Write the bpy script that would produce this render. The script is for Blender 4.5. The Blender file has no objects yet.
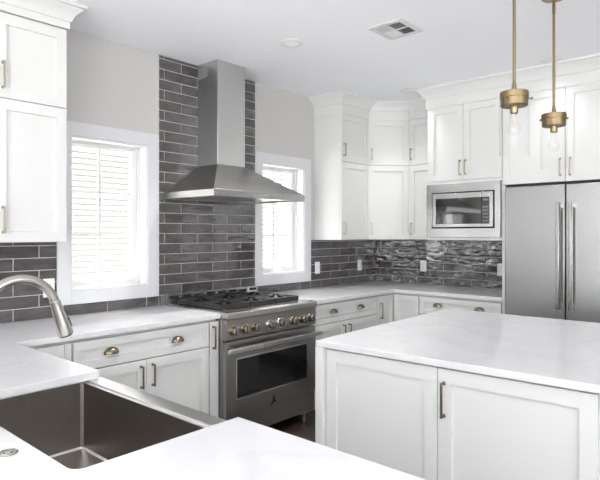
import bpy, bmesh, math, random
from mathutils import Vector, Matrix
random.seed(7)
sc = bpy.context.scene
C = sc.collection

# ------------------------------------------------------------------ camera
cam_d = bpy.data.cameras.new('camera')
cam = bpy.data.objects.new('camera', cam_d)
C.objects.link(cam)
sc.camera = cam
F_PX = 545.89
cam_d.sensor_fit = 'HORIZONTAL'
cam_d.sensor_width = 36.0
cam_d.lens = 36.0 * F_PX / 600.0
cam_d.shift_y = -(240.0 - 233.876) / 600.0
cam_d.clip_start = 0.02
cam.location = (3.4133, -5.0800, 1.4361)
cam.rotation_euler = (math.radians(90), 0, 0.72899)

# ------------------------------------------------------------------ world, lights, exposure
world = bpy.data.worlds.new('world')
sc.world = world
world.use_nodes = True
bg = world.node_tree.nodes['Background']
bg.inputs['Color'].default_value = (0.965, 0.98, 1.0, 1)
bg.inputs['Strength'].default_value = 3.25

def area_light(name, loc, rot, sx, sy, power, col=(1, 1, 1)):
    d = bpy.data.lights.new(name, 'AREA')
    d.shape = 'RECTANGLE'
    d.size, d.size_y, d.energy, d.color = sx, sy, power, col
    o = bpy.data.objects.new(name, d)
    C.objects.link(o)
    o.location = loc
    o.rotation_euler = rot
    return o
R90 = math.pi / 2
# fill lights added in unseen rear and side openings,
# tilted up at the ceiling
UP = math.radians(84)
FILL_TINT = (1, 0.985, 0.965)
W_REAR, W_REAR2, W_SIDE2, W_SUN = 85, 200, 62, 50
CAN_W = [112, 17, 8]
area_light('fill_rear', (2.3, -8.0, 1.2), (R90 + UP, 0, 0), 1.9, 1.6, W_REAR, FILL_TINT)
area_light('fill_rear', (4.6, -8.0, 1.2), (R90 + UP, 0, 0), 1.9, 1.6, W_REAR2, FILL_TINT)
area_light('fill_side', (6.5, -3.7, 1.5), (R90 + UP, 0, R90), 1.7, 1.2, W_SIDE2, FILL_TINT)
sun_d = bpy.data.lights.new('sun', 'SUN')
sun_d.energy, sun_d.angle, sun_d.color = W_SUN, math.radians(2), (1, .98, .95)
sun = bpy.data.objects.new('sun', sun_d)
C.objects.link(sun)
sun.rotation_euler = (0, math.radians(36), math.radians(0))
sc.view_settings.view_transform = 'Standard'
sc.view_settings.look = 'None'
sc.view_settings.gamma = 1.0
sc.view_settings.use_curve_mapping = False
sc.view_settings.exposure = 0.50
sc.cycles.max_bounces = 14
sc.cycles.diffuse_bounces = 8
sc.cycles.glossy_bounces = 6
sc.cycles.transparent_max_bounces = 16
sc.cycles.use_denoising = True
sc.cycles.denoising_prefilter = 'ACCURATE'
sc.cycles.use_adaptive_sampling = False
sc.cycles.sample_clamp_indirect = 6.0

# ------------------------------------------------------------------ materials
def lin(c):
    return tuple(((v / 255) / 12.92 if v / 255 <= .04045 else ((v / 255 + .055) / 1.055) ** 2.4) for v in c)

def mat(name, col, rough=.5, metal=0.0, spec=.5, coat=0.0):
    m = bpy.data.materials.new(name)
    m.use_nodes = True
    nt = m.node_tree
    b = nt.nodes['Principled BSDF']
    b.inputs['Base Color'].default_value = (*col, 1)
    b.inputs['Roughness'].default_value = rough
    b.inputs['Metallic'].default_value = metal
    b.inputs['Specular IOR Level'].default_value = spec
    b.inputs['Coat Weight'].default_value = coat
    return m, nt, b

def noise(nt, scale, detail=3, stretch=(1, 1, 1), rough=.5):
    tc = nt.nodes.new('ShaderNodeTexCoord')
    mp = nt.nodes.new('ShaderNodeMapping')
    mp.inputs['Scale'].default_value = stretch
    n = nt.nodes.new('ShaderNodeTexNoise')
    n.inputs['Scale'].default_value = scale
    n.inputs['Detail'].default_value = detail
    n.inputs['Roughness'].default_value = rough
    nt.links.new(tc.outputs['Object'], mp.inputs[0])
    nt.links.new(mp.outputs[0], n.inputs['Vector'])
    return n

def ramp(nt, src, stops):
    r = nt.nodes.new('ShaderNodeValToRGB')
    e = r.color_ramp.elements
    while len(e) < len(stops):
        e.new(.5)
    for i, (p, c) in enumerate(stops):
        e[i].position = p
        e[i].color = (*c, 1)
    nt.links.new(src, r.inputs[0])
    return r

def mrange(nt, src, a, b, f0=0.0, f1=1.0):
    r = nt.nodes.new('ShaderNodeMapRange')
    r.inputs[1].default_value, r.inputs[2].default_value = f0, f1
    r.inputs[3].default_value, r.inputs[4].default_value = a, b
    nt.links.new(src, r.inputs[0])
    return r

def bump(nt, src, b, strength, dist=.01):
    n = nt.nodes.new('ShaderNodeBump')
    n.inputs['Strength'].default_value = strength
    n.inputs['Distance'].default_value = dist
    nt.links.new(src, n.inputs['Height'])
    nt.links.new(n.outputs[0], b.inputs['Normal'])

def painted(name, col, rough, var=.02, bs=.02, scale=60):
    m, nt, b = mat(name, col, rough)
    n = noise(nt, 2.5, 4)
    lo = tuple(c * (1 - var) for c in col)
    hi = tuple(min(1, c * (1 + var)) for c in col)
    r = ramp(nt, n.outputs['Fac'], [(.3, lo), (.7, hi)])
    nt.links.new(r.outputs[0], b.inputs['Base Color'])
    n2 = noise(nt, scale, 2)
    bump(nt, n2.outputs['Fac'], b, bs, .002)
    return m

def steel(name, col, rough, stretch, rvar=.07, scale=40, bs=.015, cv=.04):
    m, nt, b = mat(name, col, rough, 1.0)
    n = noise(nt, scale, 4, stretch, .6)
    nt.links.new(mrange(nt, n.outputs['Fac'], rough - rvar, rough + rvar, .25, .75).outputs[0], b.inputs['Roughness'])
    r = ramp(nt, n.outputs['Fac'], [(.25, tuple(c * (1 - cv) for c in col)), (.75, tuple(min(1, c * (1 + cv)) for c in col))])
    nt.links.new(r.outputs[0], b.inputs['Base Color'])
    if bs:
        bump(nt, n.outputs['Fac'], b, bs, .001)
    return m

M = {}
M['cab'] = painted('white_cabinet_paint', lin((216, 217, 215)), .38, .008, .01)
M['ceil'] = painted('ceiling_paint', lin((245, 246, 250)), .9, .006, .04)
M['wall'] = painted('grey_wall_paint', lin((193, 192, 189)), .85, .01, .05)
M['trim'] = painted('white_trim_paint', lin((211, 212, 214)), .42, .006, .01)
M['sash'] = painted('white_sash_paint', lin((226, 226, 226)), .4, .005, .0)
M['plastic'] = painted('white_plastic', lin((238, 238, 238)), .35, .005, .0)
M['black'] = mat('black_gap', (.012, .012, .013), .5)[0]
M['glassblack'] = painted('black_glass', (.010, .010, .011), .06, .02, .0)
M['iron'] = painted('cast_iron', (.016, .016, .018), .45, .1, .25, 300)
M['steel'] = steel('brushed_steel', (.58, .58, .575), .30, (1, 1, 40))
M['steelh'] = steel('brushed_steel_horizontal', (.38, .376, .367), .30, (1, .03, 14), .03)
M['fridgesteel'] = steel('fridge_steel', (.41, .41, .408), .32, (14, 1, .05), .03)
M['sinksteel'] = steel('sink_steel', (.34, .315, .29), .30, (3, 3, 1), .03, 12, 0, .03)
M['nickel'] = steel('brushed_nickel', (.45, .435, .405), .23, (1, 1, 3), .02, 200, 0)
M['bronze'] = steel('antique_bronze', (.25, .21, .145), .30, (3, 3, 3), .08, 60)
M['champagne'] = steel('champagne_bronze', (.46, .41, .31), .32, (3, 3, 3), .06, 60)
M['brass'] = steel('aged_brass', (.31, .235, .125), .36, (4, 4, 1), .08, 40)
M['gold'] = steel('gold_ring', (.45, .36, .23), .25, (2, 2, 2), .04, 60)
M['chrome'] = steel('polished_steel', (.75, .75, .75), .12, (2, 2, 2), .03, 60)
M['mwsteel'] = steel('microwave_steel', (.64, .64, .635), .25, (.3, 1, 6), .01, 4, 0, .01)
M['handlesteel'] = steel('handle_steel', (.42, .41, .395), .26, (1, 1, 2), .01, 20, 0, .01)
M['ledgesteel'] = steel('ledge_steel', (.72, .71, .70), .34, (1, 20, 1), .05, 40)
M['mwglass'] = painted('mirrored_black_glass', (.012, .012, .013), .05, .02, .0)
M['mwglass'].node_tree.nodes['Principled BSDF'].inputs['IOR'].default_value = 2.3
M['knobsteel'] = steel('dark_knob_steel', (.30, .295, .28), .22, (2, 2, 2), .05, 60)
M['silicone'] = mat('dark_rubber', (.03, .03, .03), .6)[0]

def quartz():
    m, nt, b = mat('white_quartz', lin((240, 240, 241)), .14)
    n = noise(nt, 1.6, 8, (1, 1, 1), .62)
    r = ramp(nt, n.outputs['Fac'], [(.46, lin((217, 217, 219))), (.5, lin((212, 212, 214))), (.54, lin((217, 217, 219)))])
    nt.links.new(r.outputs[0], b.inputs['Base Color'])
    n2 = noise(nt, 14, 3)
    nt.links.new(mrange(nt, n2.outputs['Fac'], .12, .19).outputs[0], b.inputs['Roughness'])
    return m
M['quartz'] = quartz()

def tile_mat(wave=.28, ior=1.6, k=1.0, detail=2, scale=11):
    m, nt, b = mat('glazed_grey_tile', lin((104, 100, 100)), .16, 0, .35, 1.0)
    b.inputs['Coat Roughness'].default_value = .02
    b.inputs['Coat IOR'].default_value = ior
    geo = nt.nodes.new('ShaderNodeNewGeometry')
    n = noise(nt, 9, 5, (1, 1, 3.2), .6)
    add = nt.nodes.new('ShaderNodeMath')
    add.operation = 'MULTIPLY_ADD'
    add.inputs[1].default_value = .20
    nt.links.new(geo.outputs['Random Per Island'], add.inputs[0])
    nt.links.new(n.outputs['Fac'], add.inputs[2])
    r = ramp(nt, add.outputs[0], [(.38, tuple(k * c for c in lin((62, 58, 58)))), (.62, tuple(k * c for c in lin((80, 76, 76)))), (.88, tuple(k * c for c in lin((100, 96, 95))))])
    nt.links.new(r.outputs[0], b.inputs['Base Color'])
    n2 = noise(nt, scale, detail, (1, 1, 2.2))
    bump(nt, n2.outputs['Fac'], b, wave, .012)
    nt.links.new(b.inputs['Normal'].links[0].from_socket, b.inputs['Coat Normal'])
    n3 = noise(nt, 30, 3)
    nt.links.new(mrange(nt, n3.outputs['Fac'], .06, .14).outputs[0], b.inputs['Roughness'])
    return m
M['tile'] = tile_mat(k=.9)
M['wavytile'] = tile_mat(.27, 2.0, .66, 0, 12)
M['grout'] = painted('pale_grout', lin((196, 194, 190)), .9, .03, .1, 200)

def floor_mat():
    m, nt, b = mat('dark_plank_floor', lin((58, 47, 42)), .3)
    tc = nt.nodes.new('ShaderNodeTexCoord')
    br = nt.nodes.new('ShaderNodeTexBrick')
    br.inputs['Scale'].default_value = 1
    br.inputs['Brick Width'].default_value = 1.4
    br.inputs['Row Height'].default_value = .13
    br.inputs['Mortar Size'].default_value = .0018
    br.inputs['Color1'].default_value = (*lin((66, 54, 48)), 1)
    br.inputs['Color2'].default_value = (*lin((48, 39, 35)), 1)
    br.inputs['Mortar'].default_value = (*lin((24, 20, 18)), 1)
    nt.links.new(tc.outputs['Object'], br.inputs['Vector'])
    n = noise(nt, 12, 5, (.6, 9, 1))
    mx = nt.nodes.new('ShaderNodeMixRGB')
    mx.blend_type = 'MULTIPLY'
    mx.inputs[0].default_value = .5
    r = ramp(nt, n.outputs['Fac'], [(.3, (.55, .55, .55)), (.7, (1, 1, 1))])
    nt.links.new(br.outputs['Color'], mx.inputs[1])
    nt.links.new(r.outputs[0], mx.inputs[2])
    nt.links.new(mx.outputs[0], b.inputs['Base Color'])
    return m
M['floor'] = floor_mat()

def clear(name, tint=(1, 1, 1), ior=1.45):
    m = bpy.data.materials.new(name)
    m.use_nodes = True
    nt = m.node_tree
    nt.nodes.clear()
    out = nt.nodes.new('ShaderNodeOutputMaterial')
    mix = nt.nodes.new('ShaderNodeMixShader')
    tr = nt.nodes.new('ShaderNodeBsdfTransparent')
    tr.inputs[0].default_value = (*tint, 1)
    gl = nt.nodes.new('ShaderNodeBsdfGlossy')
    gl.inputs['Roughness'].default_value = .03
    lw = nt.nodes.new('ShaderNodeLayerWeight')
    lw.inputs[0].default_value = .5
    pw = nt.nodes.new('ShaderNodeMath')
    pw.operation = 'POWER'
    pw.inputs[1].default_value = 5
    nt.links.new(lw.outputs['Facing'], pw.inputs[0])
    f0 = ((ior - 1) / (ior + 1)) ** 2
    nt.links.new(mrange(nt, pw.outputs[0], f0, .85).outputs[0], mix.inputs[0])
    nt.links.new(tr.outputs[0], mix.inputs[1])
    nt.links.new(gl.outputs[0], mix.inputs[2])
    nt.links.new(mix.outputs[0], out.inputs[0])
    return m
M['pane'] = clear('window_glass', (.97, .98, .98), 1.4)
M['lampglass'] = clear('lamp_glass', (.985, .985, .985), 1.35)
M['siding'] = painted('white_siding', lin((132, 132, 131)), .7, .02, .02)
M['lapshadow'] = painted('painted_lap_shadow', lin((50, 45, 42)), .9, .03, .02)  # dark colour stands in for the shadow under each siding board
M['filament'] = mat('copper_filament', (.85, .66, .58), .4, .5)[0]
M['ground'] = painted('outdoor_gravel', lin((222, 220, 214)), .95, .1, .4, 30)

# ------------------------------------------------------------------ mesh helpers
def frame(O, u, n):
    u, n = Vector(u).normalized(), Vector(n).normalized()
    m = Matrix.Identity(4)
    for i in range(3):
        m[i][0], m[i][1], m[i][2], m[i][3] = u[i], n[i], (0, 0, 1)[i], O[i]
    return m

class G:
    def __init__(self, fr=None):
        self.bm = bmesh.new()
        self.fr = fr
    def v(self, p):
        p = Vector(p)
        return self.bm.verts.new(self.fr @ p if self.fr is not None else p)
    def f(self, vs):
        try:
            return self.bm.faces.new(vs)
        except ValueError:
            return None
    def box(self, x0, x1, y0, y1, z0, z1):
        v = [self.v(p) for p in ((x0, y0, z0), (x1, y0, z0), (x1, y1, z0), (x0, y1, z0), (x0, y0, z1), (x1, y0, z1), (x1, y1, z1), (x0, y1, z1))]
        for q in ((0, 3, 2, 1), (4, 5, 6, 7), (0, 1, 5, 4), (1, 2, 6, 5), (2, 3, 7, 6), (3, 0, 4, 7)):
            self.f([v[i] for i in q])
        return self
    def loft(self, rings, cap0=True, cap1=True, closed=False):
        R = [[self.v(p) for p in r] for r in rings]
        n = len(R[0])
        pairs = list(zip(R, R[1:]))
        if closed:
            pairs.append((R[-1], R[0]))
        for a, b in pairs:
            for i in range(n):
                self.f([a[i], a[(i + 1) % n], b[(i + 1) % n], b[i]])
        if not closed:
            if cap0: self.f(R[0][::-1])
            if cap1: self.f(R[-1])
        return self
    def lathe(self, prof, O, axis=(0, 0, 1), seg=32, caps=(True, True)):
        ax = Vector(axis).normalized()
        a = ax.orthogonal().normalized()
        b = ax.cross(a)
        O = Vector(O)
        self.loft([[O + ax * h + (a * math.cos(2 * math.pi * k / seg) + b * math.sin(2 * math.pi * k / seg)) * max(r, 1e-5) for k in range(seg)] for r, h in prof], *caps)
        return self
    def cyl(self, p0, p1, r, seg=20, r1=None):
        p0, p1 = Vector(p0), Vector(p1)
        return self.lathe([(r, 0), (r if r1 is None else r1, (p1 - p0).length)], p0, p1 - p0, seg)
    def tube(self, path, rad, seg=18):
        P = [Vector(p) for p in path]
        if not hasattr(rad, '__len__'):
            rad = [rad] * len(P)
        rings = []
        prev = None
        for i, p in enumerate(P):
            t = (P[min(i + 1, len(P) - 1)] - P[max(i - 1, 0)]).normalized()
            a = t.orthogonal().normalized() if prev is None else (prev - t * prev.dot(t)).normalized()
            prev = a
            b = t.cross(a)
            rings.append([p + (a * math.cos(2 * math.pi * k / seg) + b * math.sin(2 * math.pi * k / seg)) * rad[i] for k in range(seg)])
        return self.loft(rings)
    def prism(self, pts, z0, z1):
        return self.loft([[(x, y, z0) for x, y in pts], [(x, y, z1) for x, y in pts]])
    def sweep(self, prof, path):
        """prof: (outward, z) pairs; path: list of ((x, y), (ox, oy)) mitred stations"""
        return self.loft([[(x + ox * d, y + oy * d, z) for d, z in prof] for (x, y), (ox, oy) in path])
    def shaker(self, w, h, t=.02, rail=.057, rec=.013, x=0, z=0):
        def ring(i, b):
            return [(x + i, b, z + i), (x + w - i, b, z + i), (x + w - i, b, z + h - i), (x + i, b, z + h - i)]
        return self.loft([ring(0, -.011), ring(0, t - .0015), ring(.0015, t), ring(rail, t), ring(rail + .0015, t - rec)])
    def build(self, name, m, parent=None, bevel=0.0, smooth=True, label=None, seg=2, weld=False):
        bm = self.bm
        if weld:
            bmesh.ops.remove_doubles(bm, verts=bm.verts, dist=1e-5)
        bmesh.ops.recalc_face_normals(bm, faces=bm.faces)
        me = bpy.data.meshes.new(name)
        if parent is None:
            xs = [v.co.x for v in bm.verts]; ys = [v.co.y for v in bm.verts]; zs = [v.co.z for v in bm.verts]
            off = Vector(((min(xs) + max(xs)) / 2, (min(ys) + max(ys)) / 2, min(zs)))
        else:
            r = parent
            off = Vector((0, 0, 0))
            while r is not None:
                off += r.location
                r = r.parent
        bmesh.ops.translate(bm, verts=bm.verts, vec=-off)
        bm.to_mesh(me)
        bm.free()
        if smooth:
            for p in me.polygons:
                p.use_smooth = True
            me.set_sharp_from_angle(angle=math.radians(35))
        me.materials.append(M[m])
        o = bpy.data.objects.new(name, me)
        C.objects.link(o)
        if parent is not None:
            o.parent = parent
        else:
            o.location = off
        if bevel:
            b = o.modifiers.new('bevel', 'BEVEL')
            b.width = bevel
            b.segments = seg
            b.limit_method = 'ANGLE'
            b.angle_limit = math.radians(40)
            b.harden_normals = False
        if label:
            o['label'] = label
        return o

def tag(o, label, cat, group=None):
    o['label'] = label
    o['category'] = cat
    if group:
        o['group'] = group
    return o
def struct(o):
    o['kind'] = 'structure'
    return o
def thing(name, label, cat, loc, group=None):
    o = bpy.data.objects.new(name, None)
    o.empty_display_size = .1
    C.objects.link(o)
    o.location = loc
    return tag(o, label, cat, group)
def dup(root, loc, label=None, group=None):
    r = root.copy()
    C.objects.link(r)
    r.location = loc
    if label: r['label'] = label
    if group: r['group'] = group
    for ch in list(root.children):
        c = ch.copy()
        C.objects.link(c)
        c.parent = r
        for g in list(ch.children):
            d = g.copy()
            C.objects.link(d)
            d.parent = c
    return r

H = 2.74
CT = .914          # top of the counters
CB = CT - .03

# ------------------------------------------------------------------ room shell
def wall_with_holes(name, axis, pos, thick, a0, a1, holes, m):
    """axis 'x': wall plane x = pos, body towards pos+thick; runs along y from a0 to a1. holes (a_lo, a_hi, z_lo, z_hi)"""
    g = G()
    def piece(u0, u1, z0, z1):
        if u1 - u0 < 1e-4 or z1 - z0 < 1e-4:
            return
        if axis == 'x':
            g.box(min(pos, pos + thick), max(pos, pos + thick), u0, u1, z0, z1)
        else:
            g.box(u0, u1, min(pos, pos + thick), max(pos, pos + thick), z0, z1)
    u = a0
    for lo, hi, zl, zh in sorted(holes):
        piece(u, lo, 0, H)
        piece(lo, hi, 0, zl)
        piece(lo, hi, zh, H)
        u = hi
    piece(u, a1, 0, H)
    return struct(g.build(name, m))

WIN = [(-3.459, -2.900, 1.075, 2.065), (-1.760, -1.208, 1.075, 2.055), (-6.35, -5.35, .95, 2.1)]
wall_with_holes('wall_left', 'x', 0, -.16, -8.3, .2, WIN, 'wall')
wall_with_holes('wall_back', 'y', 0, .2, 0, 6.8, [], 'wall')
wall_with_holes('wall_right', 'x', 6.6, .2, -8.3, .2, [(-7.1, -5.1, .4, 2.35), (-4.55, -2.85, .75, 2.2)], 'trim')
wall_with_holes('wall_front', 'y', -8.1, -.2, 0, 6.6, [(1.4, 3.2, .45, 2.45), (3.65, 5.55, .45, 2.45)], 'trim')
struct(G().box(-.16, 6.8, -8.3, .2, -.1, 0).build('floor', 'floor'))
struct(G().box(-.16, 6.8, -8.3, .2, H, H + .15).build('ceiling', 'ceil'))

def window(n, y0, y1, z0, z1, rows, group=None, casing=.089):
    D = -.16
    w = G()
    # flat casing on the room side
    c = casing
    for a in ((y0 - c, y0, z0 - c, z1 + c), (y1, y1 + c, z0 - c, z1 + c), (y0, y1, z1, z1 + c), (y0, y1, z0 - c, z0)):
        w.box(0.0005, .018, *a)
    root = struct(w.build(f'window_{n}', 'trim', bevel=.002))
    # jamb lining
    t = .012
    j = G()
    for a in ((y0, y0 + t, z0, z1), (y1 - t, y1, z0, z1), (y0 + t, y1 - t, z1 - t, z1), (y0 + t, y1 - t, z0, z0 + t)):
        j.box(D, 0.006, *a)
    # stop beads
    for a in ((y0 + t, y0 + t + .012, z0 + t, z1 - t), (y1 - t - .012, y1 - t, z0 + t, z1 - t), (y0 + t, y1 - t, z1 - t - .012, z1 - t), (y0 + t, y1 - t, z0 + t, z0 + t + .012)):
        j.box(D + .01, -.075, *a)
    j.build('jamb', 'sash', root, bevel=.0015)
    a0, a1, b0, b1 = y0 + .013, y1 - .024, z0 + .024, z1 - .024
    s, sl = .044, .014
    g = G()
    for a in ((a0, a0 + sl, b0, b1), (a1 - s, a1, b0, b1), (a0 + sl, a1 - s, b1 - s * .6, b1), (a0 + sl, a1 - s, b0, b0 + s * .75)):
        g.box(-.135, -.095, *a)
    sash = g.build('sash', 'sash', root, bevel=.003)
    ga, gb, gc, gd = a0 + sl, a1 - s, b0 + s * .75, b1 - s * .6
    G().box(-.119, -.115, ga - .004, gb + .004, gc - .004, gd + .004).build('pane', 'pane', sash)
    mu = G()
    ym = (ga + gb) / 2
    mu.box(-.127, -.1075, ym - .009, ym + .009, gc, gd)
    for k in range(1, rows):
        zz = gc + (gd - gc) * k / rows
        mu.box(-.127, -.108, ga, gb, zz - .009, zz + .009)
    mu.build('muntins', 'sash', sash)
    # casement crank on the sill and lock lever on the jamb
    cy = ym + .0
    cr = G()
    cr.box(-.092, -.05, cy - .05, cy + .05, z0 + .012, z0 + .034)
    cr.cyl((-.07, cy - .02, z0 + .034), (-.07, cy - .02, z0 + .046), .011)
    cr.tube([(-.07, cy - .02, z0 + .044), (-.05, cy - .035, z0 + .047), (-.04, cy - .06, z0 + .040)], .005, 10)
    cr.build('crank_handle', 'plastic', root, bevel=.004)
    lk = G()
    lk.box(-.073, -.06, y1 - .0245, y1 - .012, 1.50, 1.60)
    lk.tube([(-.066, y1 - .022, 1.55), (-.062, y1 - .034, 1.57), (-.055, y1 - .034, 1.61)], .0045, 8)
    lk.build('lock_lever', 'plastic', root, bevel=.002)
    return root
window(1, *WIN[0], 3)
window(2, *WIN[1], 3)
window(3, *WIN[2], 3)

# ------------------------------------------------------------------ outdoors: the neighbouring house seen through the windows
NX = -4.6
hs = thing('neighbor_house', 'white lap-sided house wall outside the kitchen windows', 'house', (NX, -1, -.3))
pitch, lap = .0875, .012
NW = [(.32, 1.15, 1.42, 2.3), (5.95, 6.9, 1.1, 2.5)]
g = G(); gg = G()
z = -.3
while z < 4.6:
    segs = [(-9.0, 10.0)]
    for a, b, c, d in NW:
        if z + pitch > c and z < d:
            segs = [s for lo, hi in segs for s in ((lo, min(hi, a)), (max(lo, b), hi)) if s[1] - s[0] > .01]
    for lo, hi in segs:
        # each board leans out at its foot and overlaps the board below
        g.loft([[(NX, y, z + .011), (NX + .022, y, z + .011), (NX + .006, y, z + pitch + .011), (NX, y, z + pitch + .011)] for y in (lo, hi)])
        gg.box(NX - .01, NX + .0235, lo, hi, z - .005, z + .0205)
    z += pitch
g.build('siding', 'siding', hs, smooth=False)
gg.build('lap_shadow_strip', 'lapshadow', hs, smooth=False)
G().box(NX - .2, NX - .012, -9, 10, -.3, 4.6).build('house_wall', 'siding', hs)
for a, b, c, d in NW:
    g = G()
    t = .1
    for q in ((a, a + t, c, d), (b - t, b, c, d), (a + t, b - t, c, c + t), (a + t, b - t, d - t, d), (a + t, b - t, (c + d) / 2 - .03, (c + d) / 2 + .03)):
        g.box(NX - .012, NX + .05, *q)
    wf = g.build('house_window', 'siding', hs)
    G().box(NX - .0118, NX + .01, a + t, b - t, c + t, d - t).build('house_window_blind', 'plastic', wf)
struct(G().box(-9, -.17, -12, 12, -.5, -.3).build('ground', 'ground'))

# ------------------------------------------------------------------ tile backsplash
def clip_tiles(region, row0, pitch_z, pitch_u, phase_even, phase_odd, grout=.0045):
    u0, u1, z0, z1 = region
    out = []
    k0 = int(math.floor((z0 - row0) / pitch_z + 1e-6))
    k = k0
    while row0 + k * pitch_z < z1 - .002:
        za, zb = max(z0, row0 + k * pitch_z), min(z1, row0 + (k + 1) * pitch_z)
        ph = phase_even if k % 2 == 0 else phase_odd
        n = math.floor((u0 - ph) / pitch_u)
        while ph + n * pitch_u < u1:
            ua, ub = max(u0, ph + n * pitch_u), min(u1, ph + (n + 1) * pitch_u)
            if ub - ua > .008 and zb - za > .008:
                out.append((ua + grout / 2, ub - grout / 2, za + grout / 2, zb - grout / 2))
            n += 1
        k += 1
    return out

def tiles(g, rects, axis):
    for ua, ub, za, zb in rects:
        tx, tz = random.uniform(-.0008, .0008), random.uniform(-.0008, .0008)
        def P(u, d, z):
            dd = d + (tx if u > (ua + ub) / 2 else -tx) + (tz if z > (za + zb) / 2 else -tz)
            return (dd, u, z) if axis == 'x' else (u, -dd, z)
        b = .0018
        def ring(i, d):
            return [P(ua + i, d, za + i), P(ub - i, d, za + i), P(ub - i, d, zb - i), P(ua + i, d, zb - i)]
        g.loft([ring(0, .003), ring(0, .0085), ring(b * .4, .0098), ring(b, .0105)])

PZ, PU = .0750, .300
cas = .089
regsA = [((-2.806, -1.845, CT, H - .001), -2.759, -2.609),
         ((-4.75, WIN[0][0] - cas, CT, 1.388), -3.807, -3.657),
         ((WIN[0][0] - cas, -2.806, CT, WIN[0][2] - cas), -3.807, -3.657),
         ((-1.845, WIN[1][1] + cas, CT, WIN[1][2] - cas), -2.759, -2.609),
         ((WIN[1][1] + cas, 0, CT, 1.378), -2.759, -2.609)]
g = G(); gr = G()
for reg, pe, po in regsA:
    tiles(g, clip_tiles(reg, CT, PZ, PU, pe, po), 'x')
    gr.box(.0005, .0072, reg[0], reg[1], reg[2] + .0005, reg[3] - .0005)
tb = g.build('tile_backsplash', 'tile', smooth=False)
tag(tb, 'dark grey brick-laid tile on the window wall, rising to the ceiling behind the hood', 'backsplash')
gr.build('grout', 'grout', tb)
g = G(); gr = G()
regB = (.0108, 1.6645, CT, 1.3795)
tiles(g, clip_tiles(regB, CT, PZ, PU, .223, .073), 'y')
gr.box(regB[0], regB[1], -.0072, -.0005, regB[2] + .0005, regB[3] - .0005)
tb2 = g.build('tile_backsplash', 'wavytile', smooth=False)
tag(tb2, 'glossy dark grey brick-laid tile low on the far wall below the microwave', 'backsplash')
gr.build('grout', 'grout', tb2)

# ------------------------------------------------------------------ cabinet parts
def bar_pull(parent, fr, a, c0, c1, t0=.02, m='bronze'):
    """square bar pull on two posts; fr is the face frame, a = across, c0..c1 = heights"""
    g = G(fr)
    w = .0048
    proj = .032
    g.box(a - w, a + w, t0 + proj - .008, t0 + proj, c0, c1)
    for c in (c0, c1 - .0105):
        g.box(a - w, a + w, t0, t0 + proj - .004, c, c + .0105)
        g.box(a - w - .002, a + w + .002, t0, t0 + .003, c - .002, c + .0125)
    return g.build('handle', m, parent, bevel=.0016, label='antique bronze bar pull' if m == 'bronze' else 'champagne bronze bar pull')

def cup_pull(parent, fr, a, c, t0=.02):
    """half-dome cup pull, open underneath"""
    g = G(fr)
    A, B, Cc = .041, .027, .031
    nu, nv = 16, 8
    def surf(k):
        rows = []
        for j in range(nv + 1):
            th = j / nv * math.pi / 2
            rows.append([(a + (A * k) * math.cos(math.pi * i / nu), t0 + .001 + (B * k) * math.sin(math.pi * i / nu) ** .8 * math.cos(th), c + (Cc * k) * math.sin(math.pi * i / nu) ** .8 * math.sin(th)) for i in range(nu + 1)])
        return rows
    for k in (1.0, .9):
        S = [[g.v(p) for p in r] for r in surf(k)]
        for r0, r1 in zip(S, S[1:]):
            for i in range(nu):
                g.f([r0[i], r0[i + 1], r1[i + 1], r1[i]])
        if k == 1.0: O0 = S[0]
        else:
            for i in range(nu):
                g.f([O0[i], O0[i + 1], S[0][i + 1], S[0][i]])
    g.loft([[(a + (A + .004) * math.cos(math.pi * i / nu), d, c - .003 + (Cc + .006) * math.sin(math.pi * i / nu) ** .8) for i in range(nu + 1)] for d in (t0, t0 + .0025)])
    return g.build('cup_pull', 'bronze', parent, label='antique bronze cup pull')

def carcass(root, x0, x1, y0, y1, z0, z1, kick=None, name='body', m='cab'):
    """kick: ('x+'|'y-'|..., depth) toe recess below .10"""
    g = G()
    zz = z0
    if kick:
        zz = .105
        k = {'x0': x0, 'x1': x1, 'y0': y0, 'y1': y1}
        k[kick] += .07 if kick.endswith('0') else -.07
        g.box(k['x0'], k['x1'], k['y0'], k['y1'], 0, .1055)
    g.box(x0, x1, y0, y1, zz, z1)
    return g.build(name, m, root, bevel=.001)

# ---- base cabinets, window wall (faces at x = .61, door fronts to .63)
FX = .61
frA = lambda y: frame((FX, y, 0), (0, 1, 0), (1, 0, 0))
BK = .012    # clear of the tile
def base_A(name, label, y0, y1, cat='cabinet', group=None):
    t = thing(name, label, cat, (.3, (y0 + y1) / 2, 0), group)
    carcass(t, BK, FX - .012, y0 + .0005, y1 - .0005, 0, CB - .0005, 'x1')
    return t
DT, DB = .8645, .711       # drawer front top / bottom
DOORT, DOORB = .7045, .115
gap = .0025

t = base_A('base_cabinet', 'white base cabinet left of the range, wide drawer above a pair of doors', -3.745, -2.840)
f = frA(0)
d = G(f).shaker(.905 - .012, DT - DB, .02, .045, x=-3.739, z=DB).build('drawer', 'cab', t)
cup_pull(d, f, -3.526, .777); cup_pull(d, f, -3.086, .777)
ym = -3.304
d = G(f).shaker(ym - gap / 2 + 3.739, DOORT - DOORB, x=-3.739, z=DOORB).build('door', 'cab', t)
bar_pull(d, f, ym - .038, .545, .675)
d = G(f).shaker(-2.846 - ym - gap / 2, DOORT - DOORB, x=ym + gap / 2, z=DOORB).build('door', 'cab', t)
bar_pull(d, f, ym + .038, .545, .675)

t = base_A('pullout_cabinet', 'narrow white pull-out cabinet touching the left side of the range', -2.8385, -2.7645)
d = G(f).box(-2.8355, -2.7655, -.011, .02, DOORB, DT).build('door', 'cab', t, bevel=.0015)
bar_pull(d, f, -2.812, .690, .836)

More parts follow.
